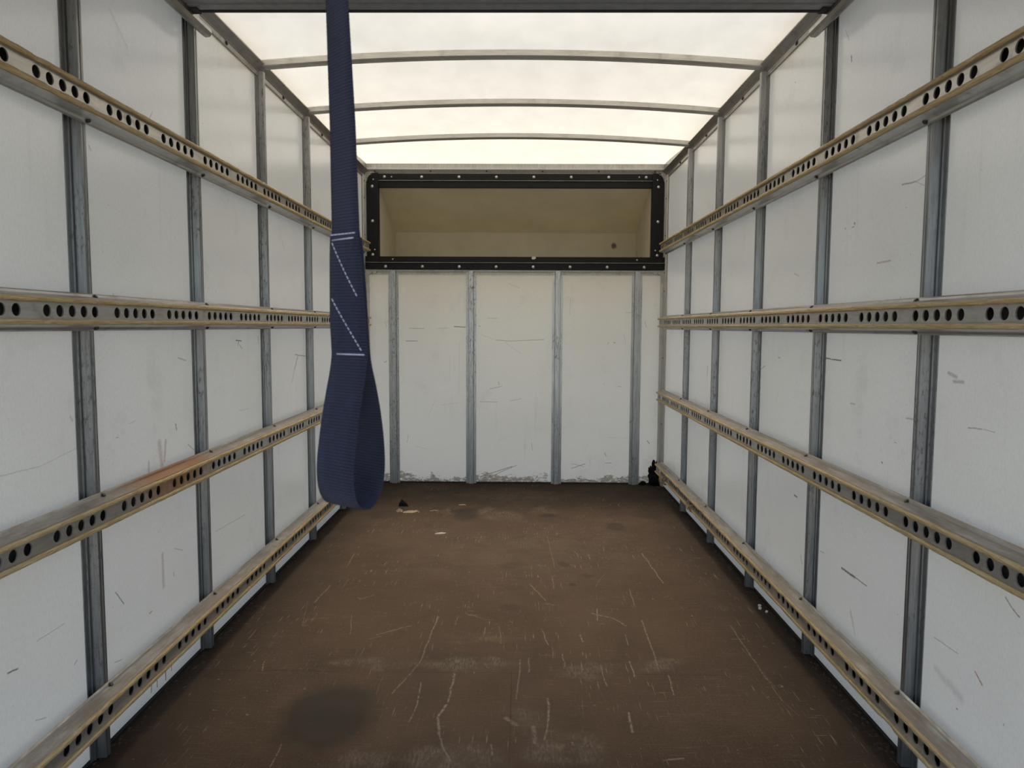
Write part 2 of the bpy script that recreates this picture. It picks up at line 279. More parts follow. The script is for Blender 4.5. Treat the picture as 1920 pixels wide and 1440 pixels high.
def floor_mat():
    t = NT('worn_brown_plywood'); v, P = flat(t, 'xy', .012, 14)
    big = t.noise(v, 1.1, 4, .6); mid = t.noise(v, 6, 5, .65)
    gx = t.noise(t.scale(v, (3, 34, 1)), 3, 5, .65); gy = t.noise(t.scale(v, (34, 3, 1)), 3, 5, .65)
    col = t.mix(t.ramp(big, .34, .68), (0.034, 0.021, 0.014), (0.055, 0.037, 0.025))
    col = t.mix(t.math('MULTIPLY', t.ramp(mid, .50, .74), .55), col, (0.028, 0.021, 0.017))
    col = t.mix(t.math('MULTIPLY', t.ramp(gx, .52, .74), .38), col, (0.110, 0.084, 0.060))
    col = t.mix(t.math('MULTIPLY', t.ramp(gy, .58, .78), .30), col, (0.114, 0.093, 0.075))
    grn = t.noise(t.scale(v, (1, 1.6, 1)), 150, 4, .7)
    col = t.mix(t.ramp(grn, .42, .72, 0., .5), col, (0.100, 0.077, 0.057))
    col = t.mix(t.ramp(t.noise(t.scale(v, (1, 2, 1)), 60, 4, .7), .50, .75, 0., .55), col, (0.025, 0.019, 0.014))
    # darker margins along both walls
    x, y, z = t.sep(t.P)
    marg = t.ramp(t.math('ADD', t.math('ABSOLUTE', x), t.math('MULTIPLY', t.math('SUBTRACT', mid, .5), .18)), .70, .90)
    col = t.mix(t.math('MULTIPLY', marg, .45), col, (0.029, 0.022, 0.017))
    # worn-through patches
    Pw = t.vec('ADD', v, t.scale(t.vec('SUBTRACT', t.ncol(v, 8, 4), (.5, .5, .5)), (.22, .16, 0)))
    fib = t.math('MULTIPLY', t.ramp(t.noise(t.scale(v, (40, 9, 1)), 4, 6, .7), .36, .66), t.ramp(t.noise(v, 9, 4, .7), .33, .60))
    col = t.mix(t.math('MULTIPLY', blobs(t, Pw, GW, .5), t.math('ADD', t.math('MULTIPLY', fib, .95), .14)), col, (0.253, 0.207, 0.161))
    # crosswise abrasion near the bulkhead, long scratches everywhere
    s1 = t.ramp(t.noise(t.scale(v, (80, 4, 1)), 2, 4, .6), .61, .70)
    s2 = t.ramp(t.noise(t.scale(v, (5, 90, 1)), 2, 4, .6), .63, .72)
    sm = t.math('MULTIPLY', t.math('MAXIMUM', s1, s2), t.ramp(t.noise(v, 2.6, 3), .42, .62))
    col = t.mix(t.math('MULTIPLY', sm, .85), col, (0.246, 0.196, 0.153))
    pit = t.math('MULTIPLY', t.ramp(t.noise(v, 48, 4, .7), .64, .70), t.ramp(t.noise(v, 3.1, 3), .45, .64))
    col = t.mix(t.math('MULTIPLY', pit, .9), col, (0.283, 0.238, 0.194))
    brk = t.ramp(t.noise(v, 70, 3, .7), .36, .56)
    col = t.mix(t.math('MULTIPLY', strokes(t, P, G_, 'xy', 1.25), t.math('ADD', t.math('MULTIPLY', brk, .75), .12)), col, (0.342, 0.293, 0.242))
    # oil and tyre stains
    Pd = t.vec('ADD', v, t.scale(t.vec('SUBTRACT', t.ncol(v, 7, 4), (.5, .5, .5)), (.10, .10, 0)))
    st = blobs(t, Pd, GD, .30)
    col = t.mix(t.math('MULTIPLY', st, .92), col, (.004, .0036, .0028))
    h = t.math('ADD', t.math('MULTIPLY', gx, .6), t.math('ADD', mid, t.math('MULTIPLY', t.noise(v, 260, 3), .5)))
    rough = t.math('ADD', .60, t.math('MULTIPLY', mid, .25))
    t.bsdf(col, rough, 0, t.bump(h, .25, .0012), .07)
    return t.m

def roof_mat():
    t = NT('translucent_roof_sheet')
    x, y, z = t.sep(t.P); v = t.comb(x, y, 0.)
    f = t.ramp(t.noise(t.scale(v, (3.5, 2, 1)), 2.2, 5, .6), .30, .72)
    fib = t.noise(t.scale(v, (14, 40, 1)), 5, 5, .7)
    col = t.mix(f, (.94, .92, .86), (.86, .84, .785))
    col = t.mix(t.math('MULTIPLY', t.ramp(fib, .55, .75), .20), col, (.74, .72, .66))
    sp = t.math('MULTIPLY', t.ramp(t.noise(t.scale(v, (30, 60, 1)), 3, 4, .7), .70, .76), t.ramp(t.noise(v, 2.7, 3), .52, .68))
    col = t.mix(t.math('MULTIPLY', sp, .55), col, (.35, .33, .29))
    nrm = t.bump(fib, .2, .001)
    d = t.n('ShaderNodeBsdfDiffuse'); tr = t.n('ShaderNodeBsdfTranslucent'); mx = t.n('ShaderNodeMixShader')
    t.put(d.inputs[0], col); t.put(tr.inputs[0], col); t.put(d.inputs['Normal'], nrm)
    mx.inputs[0].default_value = .5
    t.t.links.new(d.outputs[0], mx.inputs[1]); t.t.links.new(tr.outputs[0], mx.inputs[2])
    # the glass fibre scatters most of the daylight onwards in a broad forward lobe
    rf = t.n('ShaderNodeBsdfRefraction'); rf.distribution = 'GGX'; t.put(rf.inputs['Color'], col)
    rf.inputs['Roughness'].default_value = .55; rf.inputs['IOR'].default_value = 1.45; t.put(rf.inputs['Normal'], nrm)
    m2 = t.n('ShaderNodeMixShader'); m2.inputs[0].default_value = .885
    t.t.links.new(mx.outputs[0], m2.inputs[1]); t.t.links.new(rf.outputs[0], m2.inputs[2]); t.t.links.new(m2.outputs[0], t.out.inputs[0])
    return t.m

def plain(name, col, rough=.5, metal=0., var=.25, vscale=20, bump=.1, spec=.5):
    t = NT(name); nz = t.noise(t.P, vscale, 4, .6)
    c = t.mix(t.ramp(nz, .3, .75), col, tuple(q*(1-var) for q in col))
    t.bsdf(c, rough, metal, t.bump(nz, bump, .0008), spec); return t.m

def pod_mat():
    t = NT('unpainted_pod_moulding')
    c = t.mix(t.ramp(t.noise(t.P, 3, 5, .6), .3, .7), (.72, .67, .53), (.64, .595, .47))
    sp = t.math('MULTIPLY', t.ramp(t.noise(t.P, 48, 4, .7), .68, .75), t.ramp(t.noise(t.P, 3.3, 2), .45, .65))
    c = t.mix(t.math('MULTIPLY', sp, .6), c, (.17, .15, .11))
    d = t.vec('LENGTH', t.scale(t.vec('SUBTRACT', t.P, (.736, 5.5, 1.668)), (1, 1, .8)))
    s = t.ramp(t.math('ADD', d, t.math('MULTIPLY', t.noise(t.P, 60, 3), .02)), .036, .020)
    c = t.mix(t.math('MULTIPLY', s, .85), c, (.07, .05, .035))
    b = t.bsdf(c, .55, 0, t.bump(t.noise(t.P, 40, 4), .2, .001), .3)
    tr = t.n('ShaderNodeBsdfTranslucent'); t.put(tr.inputs[0], c)
    mx = t.n('ShaderNodeMixShader'); mx.inputs[0].default_value = POD_T
    t.t.links.new(b.outputs[0], mx.inputs[1]); t.t.links.new(tr.outputs[0], mx.inputs[2]); t.t.links.new(mx.outputs[0], t.out.inputs[0])
    return t.m

def strap_mat(name, base):
    t = NT(name)
    uv = t.n('ShaderNodeUVMap'); u, v, _ = t.sep(uv.outputs[0])       # u across in metres, v along in metres
    rib = t.math('SINE', t.math('MULTIPLY', v, 2*math.pi/.0037))
    tw = t.math('SINE', t.math('MULTIPLY', t.math('ADD', u, t.math('MULTIPLY', v, .5)), 2*math.pi/.0024))
    h = t.math('ADD', rib, t.math('MULTIPLY', tw, .55))
    big = t.noise(t.comb(t.math('MULTIPLY', u, 30.), t.math('MULTIPLY', v, 14.), 0.), 1, 4, .6)
    col = t.mix(t.ramp(h, -1.2, 1.2), tuple(c*.22 for c in base), tuple(c*2.1 for c in base))
    col = t.mix(t.math('MULTIPLY', t.ramp(big, .45, .75), .4), col, tuple(min(1, c*1.9+.012) for c in base))
    b = t.bsdf(col, .62, 0, t.bump(h, .8, .0012), .4)
    b.inputs['Sheen Weight'].default_value = .12; b.inputs['Sheen Roughness'].default_value = .5
    b.inputs['Sheen Tint'].default_value = (.55, .62, .95, 1)
    return t.m

M = {}
M['left'] = wall_mat('white_panel_left', 'yz', L_, LR)
M['right'] = wall_mat('white_panel_right', 'yz', R_, RR)
M['front'] = wall_mat('white_panel_front', 'xz', F_, None, True)
M['hole_shade'] = plain('rail_hole_shade', (.10, .098, .092), .8, 0, .3, 30, .1, .1)
M['skin'] = plain('grey_outer_skin', (.30, .295, .28), .7)
M['gap'] = plain('dark_joint', (.035, .030, .025), .9)  # near-black fill under the boards and at the panel feet
M['post'] = post_mat('galvanised_post', 1.05); M['fpost'] = post_mat('lit_galvanised_post', 1.9)  # bulkhead posts: same metal painted lighter for the light falling on them
M['alu'] = alu_mat('aluminium_extrusion', (.34, .325, .31), .75, .34, .45, (30, 2, 30))
M['rail'] = alu_mat('rail_aluminium', (.54, .53, .505), .70, .36, .40, (30, 3, 30), True, (-.951, 2.03, .650))
M['wood'] = wood_mat()
M['black'] = plain('black_painted_steel', (.006, .006, .0065), .5, 0, .3, 30, .1, .22)
M['worn'] = plain('worn_steel_edge', (.30, .26, .20), .5, .3, .5, 25)
M['zinc'] = plain('zinc_bolt', (.62, .61, .57), .32, .6, .25, 60)
M['screw'] = plain('dark_screw', (.10, .095, .09), .45, .6, .4, 90)
M['floor'] = floor_mat()
M['roof'] = roof_mat()
M['bow'] = alu_mat('roof_bow_metal', (.58, .565, .53), .6, .42, .25, (3, 30, 30))
M['trim'] = alu_mat('corner_trim_metal', (.60, .585, .54), .25, .45, .35, (30, 30, 3))
M['pod'] = pod_mat()
M['door'] = plain('grey_shutter_slat', (.26, .27, .29), .45, .2, .25, 30)
M['doordark'] = plain('shutter_seal', (.02, .02, .022), .7)
M['strap'] = strap_mat('navy_webbing', (.0105, .0125, .030))
M['thread'] = plain('pale_thread', (.50, .48, .60), .7, 0, .25, 300)
M['rope'] = plain('tan_twine', (.52, .36, .21), .8, 0, .5, 300, .5)
M['chip'] = plain('pale_wood_splinter', (.62, .48, .30), .7, 0, .3, 200)
M['paper'] = plain('white_scrap', (.80, .76, .68), .7, 0, .15, 100)
M['rubber'] = plain('black_rubber', (.006, .006, .006), .7, 0, .3, 60, .3, .15)
M['debris'] = plain('dark_dirt', (.060, .042, .028), .9, 0, .6, 120, .5)
M['ground'] = plain('yard_asphalt', (.09, .088, .083), .9, 0, .25, 3)

# ------------------------------------------------------------------ mesh helpers
class MB:
    def __init__(s): s.v = []; s.f = []; s.sm = []
    def add(s, vs, fs, smooth=False):
        o = len(s.v); s.v += [tuple(q) for q in vs]
        s.f += [tuple(i+o for i in f) for f in fs]; s.sm += [smooth]*len(fs)
    def box(s, x0, x1, y0, y1, z0, z1):
        s.add([(x0,y0,z0),(x1,y0,z0),(x1,y1,z0),(x0,y1,z0),(x0,y0,z1),(x1,y0,z1),(x1,y1,z1),(x0,y1,z1)],
              [(3,2,1,0),(4,5,6,7),(0,1,5,4),(1,2,6,5),(2,3,7,6),(3,0,4,7)])
    def sheet(s, axis, face, back, a0, a1, z0, z1):
        """thin moulded sheet: one skin with folded-back edges; axis 'x' or 'y' is across the sheet"""
        P = (lambda d, a, z: (d, a, z)) if axis == 'x' else (lambda d, a, z: (a, d, z))
        s.add([P(face, a0, z0), P(face, a1, z0), P(face, a1, z1), P(face, a0, z1), P(back, a0, z0), P(back, a1, z0), P(back, a1, z1), P(back, a0, z1)],
              [(0,1,2,3), (0,1,5,4), (1,2,6,5), (2,3,7,6), (3,0,4,7)])
    def bevbox(s, x0, x1, y0, y1, z0, z1, b):
        """box with chamfered edges"""
        bm = bmesh.new(); bmesh.ops.create_cube(bm, size=1)
        for q in bm.verts: q.co = ((x0+x1)/2+q.co.x*(x1-x0), (y0+y1)/2+q.co.y*(y1-y0), (z0+z1)/2+q.co.z*(z1-z0))
        bmesh.ops.bevel(bm, geom=bm.edges[:], offset=b, segments=1, affect='EDGES')
        bm.verts.index_update()
        s.add([q.co[:] for q in bm.verts], [[q.index for q in f.verts] for f in bm.faces]); bm.free()
    def prism(s, prof, axis, a, b):
        """closed polygon prof extruded along axis from a to b; prof coordinates are the two other axes in xyz order"""
        def mk(p, t):
            return {'x': (t, p[0], p[1]), 'y': (p[0], t, p[1]), 'z': (p[0], p[1], t)}[axis]
        n = len(prof)
        s.add([mk(p, a) for p in prof]+[mk(p, b) for p in prof],
              [(i, (i+1) % n, n+(i+1) % n, n+i) for i in range(n)]+[tuple(range(n-1, -1, -1)), tuple(range(n, 2*n))])
    def tube(s, path, r, n=8, closed=False):
        pts = [Vector(p) for p in path]; m = len(pts); rings = []
        for i in range(m):
            t = (pts[(i+1) % m]-pts[i-1]) if closed else (pts[min(i+1, m-1)]-pts[max(i-1, 0)])
            t.normalize(); a = Vector((0,0,1)) if abs(t.z) < .9 else Vector((1,0,0))
            u = t.cross(a).normalized(); w = t.cross(u)
            rings += [pts[i]+r*(math.cos(2*math.pi*k/n)*u+math.sin(2*math.pi*k/n)*w) for k in range(n)]
        fs = []
        for i in range(m if closed else m-1):
            j = (i+1) % m
            fs += [(i*n+k, i*n+(k+1) % n, j*n+(k+1) % n, j*n+k) for k in range(n)]
        if not closed: fs += [tuple(range(n-1, -1, -1)), tuple((m-1)*n+k for k in range(n))]
        s.add(rings, fs, True)
    def mesh(s, name):
        me = bpy.data.meshes.new(name); me.from_pydata(s.v, [], s.f)
        me.polygons.foreach_set('use_smooth', s.sm)
        bm = bmesh.new(); bm.from_mesh(me); bmesh.ops.recalc_face_normals(bm, faces=bm.faces); bm.to_mesh(me); bm.free()
        me.update(); return me
    def build(s, name, mat, parent=None):
        return link(name, s.mesh(name), mat, parent)
import bmesh
def link(name, me, mat, parent=None, loc=None):
    if not me.materials: me.materials.append(M[mat])
    o = bpy.data.objects.new(name, me); COL.objects.link(o)
    if parent: o.parent = parent
    if loc: o.location = loc
    return o
def empty(name, loc=(0,0,0)):
    o = bpy.data.objects.new(name, None); COL.objects.link(o); o.location = loc; o.empty_display_size = .05; return o
def tag(o, label, cat, group=None):
    o['label'] = label; o['category'] = cat
    if group: o['group'] = group
    return o
def struct(o, label=None):
    o['kind'] = 'structure'
    if label: o['label'] = label
    return o

def dome_mesh(name, r, h, n=10, flange=0):
    """dome-headed bolt pointing along +y (towards -y is the visible head side): head bulges to -y"""
    b = MB(); vs = []; fs = []
    rows = [(r, 0), (r, -h*.25), (r*.85, -h*.62), (r*.5, -h*.92)]
    for rr, yy in rows: vs += [(rr*math.cos(2*math.pi*k/n), yy, rr*math.sin(2*math.pi*k/n)) for k in range(n)]
    for i in range(len(rows)-1): fs += [(i*n+k, i*n+(k+1) % n, (i+1)*n+(k+1) % n, (i+1)*n+k) for k in range(n)]
    vs.append((0, -h, 0)); L = len(vs)-1
    fs += [((len(rows)-1)*n+k, (len(rows)-1)*n+(k+1) % n, L) for k in range(n)]
    fs.append(tuple(range(n)))
    b.add(vs, fs, True); return b.mesh(name)
BOLT = dome_mesh('bolt', .0108, .009); RIVET = dome_mesh('rivet', .0055, .004, 8)
BOLT.materials.append(M['zinc']); RIVET.materials.append(M['zinc'])
def screw_mesh():
    b = MB(); n = 6; vs = []; fs = []
    for rr, xx in ((.0085, 0), (.0085, .0012), (.0052, .0014), (.0052, .0048), (.0036, .0056)):
        vs += [(xx, rr*math.cos(2*math.pi*k/n), rr*math.sin(2*math.pi*k/n)) for k in range(n)]
    for i in range(4): fs += [(i*n+k, i*n+(k+1) % n, (i+1)*n+(k+1) % n, (i+1)*n+k) for k in range(n)]
    fs += [tuple(range(4*n, 5*n)), tuple(range(n))]
    b.add(vs, fs); return b.mesh('screw')
SCREW = screw_mesh(); SCREW.materials.append(M['screw'])

# ------------------------------------------------------------------ ground outside, floor
g = MB(); g.box(-40, 40, -60, 40, -1.02, -.95)
struct(g.build('ground', 'ground'), 'grey asphalt yard outside the open rear of the van')
f = MB(); f.box(-1.03, 1.03, YR, YB+.03, -.05, -.006)
floor = struct(f.build('floor', 'gap'), 'worn dark brown plywood van floor')
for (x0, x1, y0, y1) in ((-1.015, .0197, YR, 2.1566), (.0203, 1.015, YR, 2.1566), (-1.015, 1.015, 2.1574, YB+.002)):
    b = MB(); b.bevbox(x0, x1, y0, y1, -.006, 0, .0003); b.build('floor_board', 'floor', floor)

# ------------------------------------------------------------------ side walls: skin, panels, posts
def post_profile(side, yc):
    """hat section: front face 19 mm, sloping sides, flanges with a small ridge; x measured from the panel"""
    s = -1 if side == 'left' else 1
    pr = [(0, -.036), (.0025, -.036), (.0025, -.022), (.006, -.0215), (.006, -.0185), (.0025, -.018), (.003, -.0135), (.0255, -.0095), (.0255, -.0025),
          (.0240, -.002), (.0240, .002), (.0255, .0025), (.0255, .0095), (.003, .0135), (.0025, .018), (.006, .0185), (.006, .0215), (.0025, .022), (.0025, .036), (0, .036)]
    return [(s*(WX - d), yc + y) for d, y in pr]
walls = {}
for side in ('left', 'right'):
    s = -1 if side == 'left' else 1
    w = struct(empty('wall_'+side, (0, 0, 0)), f'white panelled {side} side wall of the van body'); walls[side] = w
    ys = [YR]+POST_Y+[YB-.004]
    for i in range(len(ys)-1):
        b = MB(); b.sheet('x', s*WX, s*1.001, ys[i]+.0004, ys[i+1]-.0004, .013, 2.06); b.build('panel', side, w)
    for y in POST_Y:
        b = MB(); b.prism(post_profile(side, y-.004), 'z', .002, 2.055); p = b.build('post', 'post', w)
    b = MB(); b.box(s*.9985, s*1.03, YR, YB, -.05, .0135); b.build('sole_bar', 'gap', w)
    b = MB(); b.box(s*.9985, s*1.03, YR, YB+.03, 2.036, 2.09); b.build('top_bar', 'skin', w)

# ------------------------------------------------------------------ front bulkhead with its opening
OX, OZ0, OZ1 = .905, 1.492, 1.985
b = MB()
b.box(-1.0, 1.0, YB+.005, YB+.04, -.05, .013); b.box(-1.0, 1.0, YB+.005, YB+.04, 1.43, OZ0); b.box(-1.0, 1.0, YB+.005, YB+.04, OZ1, 2.125)
b.box(-1.03, -OX, YB+.005, YB+.04, OZ0, OZ1); b.box(OX, 1.03, YB+.005, YB+.04, OZ0, OZ1); b.box(-1.03, -.985, YB+.005, YB+.04, -.05, OZ0); b.box(.985, 1.03, YB+.005, YB+.04, -.05, OZ0)
wf = struct(b.build('wall_front', 'skin'), 'white panelled front bulkhead below the over-cab opening')
FP = [-.807, -.2885, .287, .813]
xs = [-WX]+FP+[WX]
for i in range(5):
    b = MB(); b.sheet('y', YB, YB+.0045, xs[i]+.0004, xs[i+1]-.0004, .012, 1.436); b.build('panel', 'front', wf)
for sx in (-1, 1):
    b = MB(); b.sheet('y', YB, YB+.0045, sx*.90, sx*WX, 1.4365, 2.06); b.build('panel', 'front', wf)
for x in FP:
    pr = [(-.034, 0), (-.034, -.003), (-.019, -.003), (-.0155, -.021), (-.009, -.021), (-.008, -.019), (.008, -.019), (.009, -.021), (.0155, -.021), (.019, -.003), (.034, -.003), (.034, 0)]
    b = MB(); b.prism([(x+p, YB+q) for p, q in pr], 'z', .001, 1.432); b.build('post', 'fpost', wf)
b = MB(); b.box(-WX, WX, YB-.0015, YB+.0045, -.004, .012); b.build('sole_bar', 'gap', wf)
# channel capping the lower panels
for i in range(5):
    b = MB(); xa = xs[i]+(.012 if i else .0); xb = xs[i+1]-(.012 if i < 4 else .0)
    b.prism([(YB, 1.404), (YB-.004, 1.404), (YB-.004, 1.416), (YB-.001, 1.417), (YB-.001, 1.424), (YB-.012, 1.425), (YB-.012, 1.436), (YB, 1.436)], 'x', xa, xb)
    b.build('top_channel', 'trim', wf)

# corner brackets of the bulkhead (cast, with two lobes and a scooped inner edge)
def bracket(cx, cz, sx, sz, L=.072, H=.082, t=.022):
    pts = [(0, 0), (L, 0)]
    pts += [(L-.008+.013*math.cos(a), -.016+.013*math.sin(a)) for a in np.linspace(1.2, -3.6, 9)]
    pts += [(t+.030-.030*math.cos(a)*1.0, -t-.030+.030*math.sin(a)) for a in np.linspace(1.35, .1, 6)]
    pts += [(.016+.013*math.cos(a), -H+.008+.013*math.sin(a)) for a in np.linspace(1.0, -3.4, 9)]
    pts += [(0, -H+.004)]
    b = MB(); b.prism([(cx+sx*p, cz+sz*q) for p, q in pts], 'y', 0, .010)
    v = b.v; b.v = [(q[0], q[1]+YB-.0155, q[2]) for q in v]
    o = b.build('corner_bracket', 'trim', wf)
    for px, pz in ((L*.62, -.010), (.011, -H*.62)):
        link('rivet', RIVET, 'zinc', o, (cx+sx*px, YB-.0155, cz+sz*pz))
bracket(-.994, 1.4365, 1, 1); bracket(.994, 1.4365, -1, 1)
bracket(-.990, 2.078, 1, 1, .062, .062); bracket(.990, 2.078, -1, 1, .062, .062)

# upright corner trims between bulkhead and side walls
n = 0
for sx in (-1, 1):
    t = struct(empty('trim_%d' % (n+1), (0, 0, 0)), f'ribbed metal corner trim on the {"left" if sx < 0 else "right"} edge of the bulkhead'); n += 1
    pr = [(WX, YB-.088), (WX-.004, YB-.088), (WX-.005, YB-.060), (WX-.011, YB-.056), (WX-.011, YB-.052), (WX-.009, YB-.050), (WX-.010, YB-.026), (WX-.014, YB-.022), (WX-.016, YB-.014), (WX-.028, YB-.010), (WX-.030, YB-.003), (WX-.030, YB), (WX, YB)]
    b = MB(); b.prism([(sx*p, q) for p, q in pr], 'z', .002, 2.05); b.build('angle', 'trim', t)
    for z in (.42, .86, 1.30, 1.42, 1.66, 1.90, 2.01):
        o = link('screw', SCREW, 'screw', t, (sx*(WX-.0095), YB-.040, z)); o.scale = (-sx*.8, .7, .7)

# ------------------------------------------------------------------ cant rails where the roof meets the walls
CANT = [(0, 2.034), (.006, 2.034), (.007, 2.037), (.006, 2.052), (.009, 2.055), (.008, 2.058), (.012, 2.062), (.031, 2.076), (.034, 2.078), (.034, 2.082), (.030, 2.0825), (.024, 2.087), (.022, 2.094), (.022, 2.125), (0, 2.125)]
for sx, nm in ((-1, 'left'), (1, 'right')):
    t = struct(empty('trim_%d' % (n+1)), f'long aluminium cant rail along the top of the {nm} wall'); n += 1
    b = MB(); b.prism([(sx*(WX-d), z) for d, z in CANT], 'y', YR, YB); b.build('extrusion', 'alu', t)
    for k in range(7):
        y = 1.404+.61*k-.02
        if y < YB: o = link('screw', SCREW, 'screw', t, (sx*(WX-.0065), y, 2.045)); o.scale = (-sx*1.1, 1.2, 1.1)
    for y in POST_Y:
        o = link('screw', SCREW, 'screw', t, (sx*(WX-.0065), y-.004, 2.045)); o.scale = (-sx, .9, .9)
t = struct(empty('trim_%d' % (n+1)), 'aluminium head rail where the roof meets the bulkhead'); n += 1
HEAD = [(d*.9, z+.006) for d, z in CANT[:-2]]+[(.020, 2.128), (0, 2.128)]
b = MB(); b.prism([(YB-d, z) for d, z in HEAD], 'x', -WX+.022, WX-.022); b.build('extrusion', 'trim', t)
for k in range(6):
    x = -.92+.3667*k
    o = link('screw', SCREW, 'screw', t, (x, YB-.0065, 2.050)); o.rotation_euler = (0, 0, -math.pi/2); o.scale = (.9, .9, .9)
    o = link('screw', SCREW, 'screw', t, (x, YB-.020, 2.0755)); o.rotation_euler = (0, math.pi*.25, -math.pi/2); o.scale = (.6, .7, .7)

# ------------------------------------------------------------------ roof sheet and bows
NX = 24
def roof_at(x, y):
    t_ = min(1, max(0, (y-4.2)/.62)); t_ = t_*t_*(3-2*t_)
    return roof_z(x)*(1-t_)+2.1225*t_
def roof_strip(x0, x1): return [x0+(x1-x0)*i/NX for i in range(NX+1)]
b = MB(); X = roof_strip(-1.035, 1.035); NY = 40
vs = [(x, YR-.02+(YB+.05-YR)*j/NY, roof_at(x, YR-.02+(YB+.05-YR)*j/NY)+.0008*math.sin(j*1.7+x*3)) for j in range(NY+1) for x in X]
b.add(vs, [(j*(NX+1)+i, j*(NX+1)+i+1, (j+1)*(NX+1)+i+1, (j+1)*(NX+1)+i) for j in range(NY) for i in range(NX)], True)
ceil = struct(b.build('ceiling', 'roof'), 'cambered translucent white roof sheet glowing with daylight')
# bow: near web, foot and far lip, following the camber
BOW = [(-.027, .0), (-.025, -.021), (-.004, -.0215), (-.002, -.024), (.006, -.024), (.008, -.0215), (.025, -.021), (.027, .0)]
Xb = roof_strip(-.972, .972)
for y in [POST_Y[i] for i in (2, 3, 4, 5, 6)]:
    b = MB(); m = len(BOW); vs = []; fs = []
    for x in Xb: vs += [(x, y+p, roof_at(x, y+p)-.0012+q) for p, q in BOW]
    for i in range(NX): fs += [(i*m+k, i*m+(k+1) % m, (i+1)*m+(k+1) % m, (i+1)*m+k) for k in range(m)]
    fs += [tuple(range(m)), tuple(NX*m+k for k in range(m-1, -1, -1))]
    b.add(vs, fs); b.build('roof_bow', 'bow', ceil)

# ------------------------------------------------------------------ over-cab pod behind the opening
b = MB()
def quad(b, *p): b.add(p, [tuple(range(len(p)))])
PY0, PY1, PZ0, PZ1, PZT = YB+.02, 5.50, 1.485, 1.762, 2.000
T = .03
b.box(-1.03, 1.03, PY0+.021, PY1+T, PZ0-T, PZ0); b.box(-OX, OX, PY0, PY0+.021, PZ0-T, PZ0)                                    # shelf
b.box(-OX-T, OX+T, PY1, PY1+T, PZ0, PZ1)                                       # upright nose
for sx in (-1, 1):
    b.prism([(PY0+.01, PZ0), (PY1+T, PZ0), (PY1+T, PZ1+T), (PY0+.01, PZT+T)], 'x', sx*(OX-.006), sx*1.03)
b.prism([(PY0+.01, PZT), (PY1, PZ1), (PY1+T, PZ1), (PY1+T, PZ1+T), (PY0+.01, PZT+T)], 'x', -OX-T, OX+T)   # raked roof
struct(b.build('wall_overcab', 'pod'), 'dim cream moulded over-cab pod with raked roof seen through the black frame')

# ------------------------------------------------------------------ black steel frame round the opening
fr = tag(empty('opening_frame', (0, YB, 1.44)), 'black steel frame bolted around the over-cab opening', 'frame')
def fbuild(b, name, mat='black', parent=None):
    o = b.build(name, mat, parent or fr)
    if parent is None: o.location = (0, -YB, -1.44)
    return o
top = MB(); top.bevbox(-.905, .905, YB-.013, YB-.004, 2.018, 2.0615, .001); top.bevbox(-.902, .902, YB-.008, YB+.03, 1.974, 2.0130, .001)
top = fbuild(top, 'top_member')
b = MB(); b.bevbox(-.905, .905, YB-.019, YB+.02, 2.0135, 2.0178, .0008); b.build('worn_edge', 'worn', top)
for k in range(8): link('bolt', BOLT, 'zinc', top, (-.858+.2451*k, YB-.013, 2.0395))
for x in (-.812, .812): link('rivet', RIVET, 'zinc', top, (x, YB-.013, 2.040))
for sx in (-1, 1):
    b = MB()
    pts = [(.899, 1.490), (.976, 1.490), (.976, 2.006)]+[(.976-.004-.030*(1-math.cos(a)), 2.010+.042*math.sin(a)) for a in np.linspace(.1, 1.5, 5)]+[(.938, 2.0635), (.899, 2.0635)]
    b.prism([(sx*p, q) for p, q in pts], 'y', YB-.022, YB-.014)
    b.bevbox(sx*.899 if sx > 0 else -.907, sx*.907 if sx > 0 else -.899, YB-.020, YB+.03, 1.50, 2.0, .0008)
    o = fbuild(b, 'upright')
    for z in (1.976, 1.752, 1.533): link('bolt', BOLT, 'zinc', o, (sx*.938, YB-.022, z))
    for z, x in ((2.021, .931), (1.566, .925)): link('rivet', RIVET, 'zinc', o, (sx*x, YB-.022, z))
b = MB(); b.bevbox(-.985, .985, YB-.030, YB+.03, 1.4865, 1.5215, .0012); b.bevbox(-.993, .993, YB-.028, YB-.006, 1.4385, 1.4785, .001)
bot = fbuild(b, 'bottom_member')
b = MB(); b.bevbox(-.988, .988, YB-.036, YB-.012, 1.4800, 1.4842, .001); b.build('worn_edge', 'worn', bot)
for k in range(8): link('bolt', BOLT, 'zinc', bot, (-.853+.2437*k, YB-.028, 1.4555))
for x in (-.805, .805): link('rivet', RIVET, 'zinc', bot, (x, YB-.030, 1.503))
b = MB(); b.prism([(.112, 1.5095), (.118, 1.5045), (.130, 1.5055), (.140, 1.5110), (.139, 1.5185), (.132, 1.5240), (.118, 1.5235), (.112, 1.5165)], 'y', YB-.0335, YB-.0300); b.bevbox(.116, .136, YB-.0325, YB-.012, 1.5215, 1.5240, .0008)
tag(b.build('plastic_scrap', 'paper'), 'small white scrap stuck over the lower ledge of the black frame', 'scrap')

